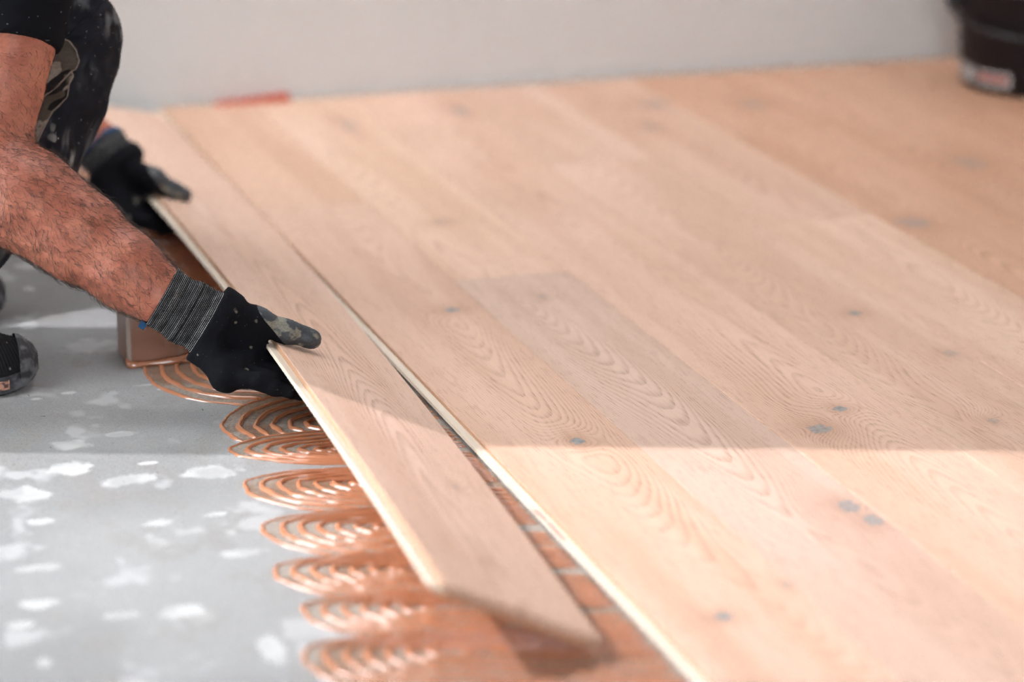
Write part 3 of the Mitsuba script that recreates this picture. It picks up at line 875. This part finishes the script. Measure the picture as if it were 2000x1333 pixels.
def flap(poly, g0, g1, y_far):
    pl = shapely.Polygon(poly)
    a0, z0, a1, z1 = pl.bounds

    def fn(p):
        a = across(p)
        q = np.stack([a, p[:, 2]], 1)
        pts = shapely.points(q[:, 0].astype(float), q[:, 1].astype(float))
        inside = shapely.contains(pl, pts)
        e = shapely.distance(pl.exterior, pts) * np.where(inside, -1, 1)
        depth = p[:, 0] * SR + p[:, 1] * CR - y_far
        t = trouser_sdf(p, 0.0)
        ripple = .0035 * np.sin(q[:, 1] * 150 + q[:, 0] * 90)
        return np.maximum(np.maximum(np.maximum(t - g1 - ripple, -(t - g0 - ripple)), e.astype(np.float32)), depth)

    return fn


FLAPS = [[(-0.6034, 0.3776), (-0.572, 0.3921), (-0.5544, 0.4053), (-0.5405, 0.3993), (-0.5317, 0.3885), (-0.528, 0.3764), (-0.5317, 0.368), (-0.538, 0.3644), (-0.5531, 0.3487), (-0.5751, 0.3325), (-0.6034, 0.3204)],
         [(-0.6034, 0.3475), (-0.5393, 0.3668), (-0.5355, 0.3584), (-0.5405, 0.3499), (-0.5431, 0.3343), (-0.5544, 0.3222), (-0.5619, 0.3162), (-0.5707, 0.2994), (-0.5795, 0.2801), (-0.5858, 0.2693), (-0.6034, 0.2693)]]
for k, poly in enumerate(FLAPS):
    a = np.array(poly)
    lo = [a[:, 0].min() * CR + 3.40 * SR - .03, 3.36, a[:, 1].min() - .01]
    hi = [a[:, 0].max() * CR + 3.62 * SR + .03, 3.80, a[:, 1].max() + .01]
    fl = net(flap(poly, .0075 - .005 * k, .0125 - .005 * k, 3.600), lo, hi, .0022)
    fl = max(fl.split(only_watertight=False), key=lambda q: len(q.faces))
    key = add('person__trousers__pocket_flap', fl, 'material_camo', smooth=True, label='brown camouflage pocket flap')
    ring = shapely.Polygon(poly).exterior
    lead = [ring.interpolate(t) for t in np.linspace(0, ring.length, 160)]
    aa, zz = np.array([q.x for q in lead]), np.array([q.y for q in lead])
    d0, d1 = np.full(160, 3.30), np.full(160, 3.60)
    for _ in range(26):
        dm = (d0 + d1) / 2
        pt = np.stack([aa * CR + dm * SR, -aa * SR + dm * CR, zz], 1).astype(np.float32)
        outside = trouser_sdf(pt) > .0118 - .005 * k
        d0, d1 = np.where(outside, dm, d0), np.where(outside, d1, dm)
    keep = (aa > -.600) & (d1 < 3.598)
    path = np.stack([aa * CR + d1 * SR, -aa * SR + d1 * CR, zz], 1)[keep]
    if len(path) > 4:
        cuts = np.flatnonzero(np.linalg.norm(np.diff(path, axis=0), axis=1) > .012)
        best = max(np.split(path, cuts + 1), key=len)
        if len(best) > 4:
            add('person__trousers__piping', sweep(best, .0010, 6), 'material_piping', smooth=True, label='pale stitched edge of the pocket flap')


def on_trousers(a, z, off):
    a, z = np.asarray(a), np.asarray(z)
    d0, d1 = np.full(len(a), 3.25), np.full(len(a), 3.62)
    for _ in range(26):
        dm = (d0 + d1) / 2
        pt = np.stack([a * CR + dm * SR, -a * SR + dm * CR, z], 1).astype(np.float32)
        o = trouser_sdf(pt) > off
        d0, d1 = np.where(o, dm, d0), np.where(o, d1, dm)
    return np.stack([a * CR + d1 * SR, -a * SR + d1 * CR, z], 1)


sm = spline([(-.5045, .4400, 0), (-.5110, .4325, 0), (-.5204, .4243, 0), (-.5355, .4111, 0), (-.5493, .3990, 0)], 50)
add('person__trousers__seam', sweep(on_trousers(sm[:, 0], sm[:, 1], .0004), .0011, 6), 'material_trousers', smooth=True, label='stitched seam along the thigh')

def smooth_glove_noise(p, s, amp):
    return (meshkit.fbm(p * s, 3, 11) - .5) * amp


# near (right) glove
def hand(p, P, r, k=.012):
    """P: joints of one hand; a palm of cones and five separate fingers"""
    palm = union(.016, cone(p, P['WA'], P['I0'], r * 1.62, r * 1.42), cone(p, P['WA'], P['M0'], r * 1.6, r * 1.42), cone(p, P['WB'], P['R0'], r * 1.6, r * 1.38), cone(p, P['WB'], P['P0'], r * 1.5, r * 1.28),
                 cone(p, P['WA'], P['WB'], r * 1.66, r * 1.62), cone(p, P['I0'], P['P0'], r * 1.3, r * 1.15))
    d = palm
    for f, s in (('I', 1.0), ('M', 1.02), ('R', .98), ('P', .90)):
        a, b, c, e = (P[f + str(i)] for i in range(4))
        finger = union(.004, cone(p, a, b, r * 1.18 * s, r * 1.02 * s), cone(p, b, c, r * 1.02 * s, r * .95 * s), cone(p, c, e, r * .95 * s, r * .86 * s))
        d = smin(d, finger, .006)
    thumb = union(.010, cone(p, P['T0'], P['T1'], r * 1.62, r * 1.50), cone(p, P['T1'], P['T2'], r * 1.36, r * 1.12), cone(p, P['T2'], P['T3'], r * 1.14, r * 1.06))
    return smin(d, thumb, .014)


def finger_joints(P, side):
    """second and third finger joints: under the plank, following its tilted underside"""
    for f, l1, l2 in (('I', .026, .022), ('M', .030, .024), ('R', .027, .023), ('P', .020, .018)):
        d = unit((P[f + '1'] - P[f + '0']) * [1, 1, 0] + [0.01, 0, 0])
        slope = -.36
        P[f + '2'] = (P[f + '1'] + l1 * np.array([d[0], d[1], slope])).astype(np.float32)
        P[f + '3'] = (P[f + '2'] + l2 * np.array([d[0], d[1], slope * .7])).astype(np.float32)
    return P


NEAR = finger_joints({k: J[k] for k in ('WA', 'WB', 'I0', 'M0', 'R0', 'P0', 'I1', 'M1', 'R1', 'P1', 'T0', 'T1', 'T2', 'T3')}, 1)
FAR = {k: J['f' + k] for k in ('WA', 'WB', 'I0', 'M0', 'R0', 'P0', 'T0', 'T1', 'T2', 'T3')}
for f, dx, dy, dz in (('I', .034, -.006, -.002), ('M', .036, -.010, -.002), ('R', .034, -.012, .000), ('P', .030, -.010, -.004)):
    FAR[f + '1'] = (FAR[f + '0'] + np.array([dx, dy, dz])).astype(np.float32)
FAR = finger_joints(FAR, -1)
GR = .0112


def glove_sdf(P, cut_c, cut_n, seed, side, deep, r1, d1):
    side, deep = side.astype(np.float32), deep.astype(np.float32)

    def fn(p):
        w = smooth_glove_noise(p + seed, 60.0, .0036) + np.abs(meshkit.noise(p * np.array([95, 95, 70.0]), 3) - .5) * .0018
        q = p - cut_c
        sl = q @ cut_n
        collar = (np.sqrt(((q @ side) / (r1 + .0016)) ** 2 + ((q @ deep) / (d1 + .0016)) ** 2) - 1) * d1
        collar = np.maximum(collar, sl - .016)
        return np.maximum(smin(hand(p, P, GR), collar, .018) - w * np.clip(sl / .01, .1, 1), -sl)
    return fn


def make_glove(key, P, c0, c1, r0, r1, depth0, depth1, thumb_from, label, far):
    axis = unit(c1 - c0)
    pts = np.array([P[k] for k in P])
    lo, hi = np.minimum(pts.min(0), c1) - .045, np.maximum(pts.max(0), c1) + .045
    tag(key, label=label)
    side = unit(np.cross(axis, [SR, CR, -.15]))
    deep = np.cross(side, axis)
    gm = net(glove_sdf(P, (c1 - axis * .002).astype(np.float32), axis.astype(np.float32), 0.3 if far else 0.0, side, deep, r1, depth1), lo, hi, .0022)
    # split the thumb and finger coating from the knitted back of the hand
    ctr = gm.triangles_center.astype(np.float32)
    dt = union(.01, cone(ctr, P['T1'], P['T2'], .024, .022), cone(ctr, P['T2'], P['T3'], .022, .022))
    thumb = dt < 0
    pn = unit([.82 * CR, -.82 * SR, .57])
    po = P['T1'] * .42 + P['T2'] * .58
    near_thumb = trimesh.Trimesh(gm.vertices, gm.faces[thumb], process=False)
    rest = trimesh.Trimesh(gm.vertices, gm.faces[~thumb], process=False)
    coat = near_thumb.slice_plane(po, pn)
    base = trimesh.util.concatenate([rest, near_thumb.slice_plane(po, -pn)])
    base.merge_vertices(digits_vertex=6)
    for part, sub, mat in (('hand', base, 'material_glove_knit'), ('coating', coat, 'material_glove_coating')):
        sub.remove_unreferenced_vertices()
        add(key + '__' + part, sub, mat, smooth=True, label={'hand': 'black fabric back of the glove', 'coating': 'grey coated thumb'}[part])
    # knitted cuff
    n, m = 60, 72
    s = np.linspace(0, 1, n)
    L = float(np.linalg.norm(c1 - c0))
    th = np.arange(m + 1) * 2 * np.pi / m
    g = np.random.default_rng(3 + far)
    vv, uv = [], []
    for si in s:
        mm = si * L * 1000
        groove = sum(math.exp(-((mm - q) / 1.3) ** 2) for q in (20, 37, 52))
        rib = .0006 * math.sin(mm * 2 * math.pi / 3.4) - .0016 * groove + .0012 * math.sin(mm * .19 + 1)
        ra, rd = r0 + (r1 - r0) * si + rib, depth0 + (depth1 - depth0) * si + rib
        wav = .0010 * np.sin(th * 5 + si * 9) + .0008 * np.sin(th * 9 - si * 14)
        vv.append(c0 + si * (c1 - c0) + np.cos(th)[:, None] * (ra + wav)[:, None] * side + np.sin(th)[:, None] * (rd + wav)[:, None] * deep)
        uv.append(np.stack([np.full(m + 1, si * L), th * .036], 1))
    vv, uv = np.array(vv).reshape(-1, 3), np.array(uv).reshape(-1, 2)
    q = grid_faces(n, m + 1)
    add(key + '__cuff', trimesh.Trimesh(vv, np.vstack([q[:, [0, 1, 2]], q[:, [0, 2, 3]]]), process=False), 'material_cuff', smooth=True, uv=uv, label='grey knitted cuff with pale stitches')
    if not far:
        return
    w = .0085
    ring = [c0 - axis * .0005 + math.cos(t) * (r0 + .0010) * side + math.sin(t) * (depth0 + .0010) * deep for t in np.linspace(0, 2 * np.pi, 73)]
    t = np.array(ring)
    a = np.linspace(0, 2 * np.pi, 9)[:-1]
    vv = np.array([p + .0016 * math.cos(b) * unit(p - c0) + w / 2 * math.sin(b) * axis for p in t for b in a])
    q = grid_faces(len(t), 8, True)
    add(key + '__cuff__edge_band', trimesh.Trimesh(vv, np.vstack([q[:, [0, 1, 2]], q[:, [0, 2, 3]]]), process=False), 'material_blue_edge', smooth=True, label='blue edging of the cuff')


make_glove('person__glove', NEAR, J['cuff_out'], J['cuff_in'], .0362, .0405, .0362, .0335, None, 'black work glove with a grey knitted cuff', 0)
make_glove('person__glove_001', FAR, J['far_wrist'], J['fcuff_in'], .0375, .0400, .0360, .0350, None, 'dark work glove with a blue-edged cuff', 1)
# loose blue thread at the near cuff
c0, ax_ = J['cuff_out'], unit(J['cuff_in'] - J['cuff_out'])
sd = unit(np.cross(ax_, [SR, CR, -.15]))
low_side = sd if sd[2] < 0 else -sd
base = c0 + low_side * .031 - unit(np.array([SR, CR, 0])) * .012
tabv = np.array([base + i * low_side * .0085 - j * ax_ * .0060 + k * np.array([SR, CR, 0]) * .004 for i in (0, 1) for j in (-.3, 1) for k in (-1, 1)])
add('person__glove__cuff__tab', trimesh.convex.convex_hull(tabv), 'material_blue_edge', label='blue tab at the cuff edge')


# shoes, toes along +x
def make_shoe(key, toe_x, y, label):
    tag(key, label=label)
    L, n, m = .285, 90, 40

    def width(s):       # s from heel 0 to toe 1
        w = np.interp(s, [0, .03, .10, .3, .5, .72, .86, .94, .98, 1.0], [.012, .026, .034, .033, .036, .047, .044, .033, .019, .004])
        return w

    s = np.concatenate([np.linspace(0, .08, 12), np.linspace(.1, .88, 50), np.linspace(.9, 1, 28)])
    x = toe_x - L + L * s
    w = width(s)
    spring = .010 * np.clip((s - .80) / .2, 0, 1) ** 2
    # sole
    v = []
    rows = [(.90, .000), (.985, .003), (1.0, .009), (1.0, .021), (.97, .0235)]
    outline = np.vstack([np.stack([x, w], 1), np.stack([x, -w], 1)[::-1]])
    spr = np.r_[spring, spring[::-1]]
    cx = toe_x - L * .5
    for k, z in rows:
        v.append(np.c_[cx + (outline[:, 0] - cx) * (1 - (1 - k) * .35), y + outline[:, 1] * k, z + spr])
    n2 = len(outline)
    v = np.vstack(v + [np.c_[outline[:, 0], y + outline[:, 1] * 0, .0235 + spr], np.c_[outline[:, 0], y + outline[:, 1] * 0, spr]])
    q = np.vstack([grid_faces(5, n2, True)])
    i = np.arange(n2)
    q = np.vstack([q, np.stack([4 * n2 + i, 4 * n2 + (i + 1) % n2, 5 * n2 + (i + 1) % n2, 5 * n2 + i], 1), np.stack([i, (i + 1) % n2, 6 * n2 + (i + 1) % n2, 6 * n2 + i], 1)[:, ::-1]])
    add(key + '__sole', trimesh.Trimesh(v, np.vstack([q[:, [0, 2, 1]], q[:, [0, 3, 2]]]), process=False), 'material_rubber', smooth=40, label='dark rubber sole')
    # stripe along the near and far side
    for sg in (-1, 1):
        sel = (s > .12) & (s < .865)
        xs, ws = x[sel], w[sel]
        vv = []
        for off, z in ((.0002, .0075), (.0018, .0085), (.0018, .0180), (.0002, .0190)):
            vv.append(np.c_[xs, y + sg * (ws + off), z + spring[sel]])
        vv = np.vstack(vv)
        q = grid_faces(4, len(xs))
        add(key + '__stripe', trimesh.Trimesh(vv, np.vstack([q[:, [0, 1, 2]], q[:, [0, 2, 3]]]), process=False), 'material_shoe_stripe', smooth=40, label='worn pinkish stripe along the sole')
    # ribbed textile upper
    hgt = np.interp(s, [0, .05, .15, .3, .45, .6, .75, .86, .93, .98, 1.0], [.030, .062, .070, .074, .078, .066, .052, .043, .033, .018, .006])
    a = np.linspace(0, np.pi, m)
    sf = np.linspace(0, 1, 240)
    xf = toe_x - L + L * sf
    wf, hf, spf = np.interp(sf, s, w) * .96, np.interp(sf, s, hgt), np.interp(sf, s, spring)
    ph = (xf[:, None] - .006 * np.cos(a)[None] * -1 + .010 * np.sin(a)[None]) * 2 * np.pi / .0042
    rib = .0009 * np.clip(np.sin(ph), -.4, 1) * (np.sin(a)[None] > .1) * np.clip(sf[:, None] * 6, 0, 1)
    yy = y + np.cos(a)[None] * (wf[:, None] + rib)
    zz = .021 + spf[:, None] + np.sin(a)[None] ** .8 * (hf[:, None] + rib)
    v = np.stack([np.repeat(xf[:, None], m, 1), yy, zz], -1).reshape(-1, 3)
    q = grid_faces(240, m)
    add(key + '__upper', trimesh.Trimesh(v, np.vstack([q[:, [0, 2, 1]], q[:, [0, 3, 2]]]), process=False), 'material_shoe_textile', smooth=True, label='black ribbed textile upper with dust')
    # toe cap
    sel = sf > .905
    v = np.stack([np.repeat(xf[sel][:, None], m, 1) + .0022, y + np.cos(a)[None] * (wf[sel][:, None] + .0030), .010 + spf[sel][:, None] + np.sin(a)[None] ** .75 * (hf[sel][:, None] + .0150)], -1)
    k = v.shape[0]
    q = grid_faces(k, m)
    add(key + '__toe_cap', trimesh.Trimesh(v.reshape(-1, 3), np.vstack([q[:, [0, 2, 1]], q[:, [0, 3, 2]]]), process=False), 'material_rubber', smooth=True, label='grey rubber toe cap')


make_shoe('person__shoe', .470, 3.392, 'black ribbed work shoe, near the picture edge')
make_shoe('person__shoe_001', .476, 3.708, 'black work shoe behind the other one')

# arm hair: short curved strands, one mesh
def arm_hair(count, seed):
    g = np.random.default_rng(seed)
    ctr = body_mesh.triangles_center
    A, B = J['near_elbow'].astype(float), J['near_wrist'].astype(float)
    ab = B - A
    t = (ctr - A) @ ab / (ab @ ab)
    dist = np.linalg.norm(ctr - A - np.clip(t, 0, 1)[:, None] * ab, axis=1)
    fore = (t > -.1) & (t < .985) & (dist < .075)
    up = (np.linalg.norm(ctr - J['near_shoulder'], axis=1) < .30) & (ctr[:, 2] < .41) & (ctr[:, 2] > .24) & (ctr[:, 0] < .56) & (ctr[:, 1] < 3.49) & ~fore
    wgt = body_mesh.area_faces * (fore * 1.0 + up * .35)
    facing = body_mesh.face_normals @ np.array([SR, CR, -.28])
    wgt = wgt * (facing < .45)
    idx = g.choice(len(ctr), count, p=wgt / wgt.sum())
    bar = g.dirichlet([1, 1, 1], count)
    p = (body_mesh.triangles[idx] * bar[:, :, None]).sum(1)
    nn = body_mesh.face_normals[idx]
    down = unit(ab)
    flow = down + .55 * np.array([0, 0, -1.0]) + g.normal(0, .38, (count, 3)) + .5 * np.sin(p[:, :1] * 70 + p[:, 2:] * 50) * np.array([[.3, -.2, .6]])
    flow -= (flow * nn).sum(1)[:, None] * nn
    flow /= np.linalg.norm(flow, axis=1, keepdims=True)
    side = np.cross(nn, flow)
    length = g.uniform(.007, .017, count) * np.where(fore[idx], 1, .7)
    curl = g.normal(0, .55, count)
    lift = g.uniform(.10, .55, count)
    rad = g.uniform(.00016, .00028, count)
    u = np.linspace(0, 1, 6)
    bend = curl[:, None] * u**2
    path = p[:, None] + length[:, None, None] * (u[None, :, None] * np.cos(bend)[..., None] * flow[:, None] + (u * np.sin(bend))[..., None] * side[:, None] + (lift[:, None] * np.sin(u * 2.4) * .8)[..., None] * nn[:, None])
    path -= nn[:, None] * .0008
    r = rad[:, None] * np.linspace(1, .45, 6)[None]
    e1, e2 = side[:, None, None], nn[:, None, None]
    ang = np.arange(3) * 2 * np.pi / 3
    v = path[:, :, None] + r[:, :, None, None] * (np.cos(ang)[None, None, :, None] * e1 + np.sin(ang)[None, None, :, None] * e2)
    q = grid_faces(6, 3, True)
    f = np.vstack([q[:, [0, 1, 2]], q[:, [0, 2, 3]]])
    f = (f[None] + (np.arange(count) * 18)[:, None, None]).reshape(-1, 3)
    return trimesh.Trimesh(v.reshape(-1, 3), f, process=False)


add('person__arm_hair', arm_hair(5200, 5), 'material_hair', smooth=True, label='dark hair on the near arm', kind='stuff')
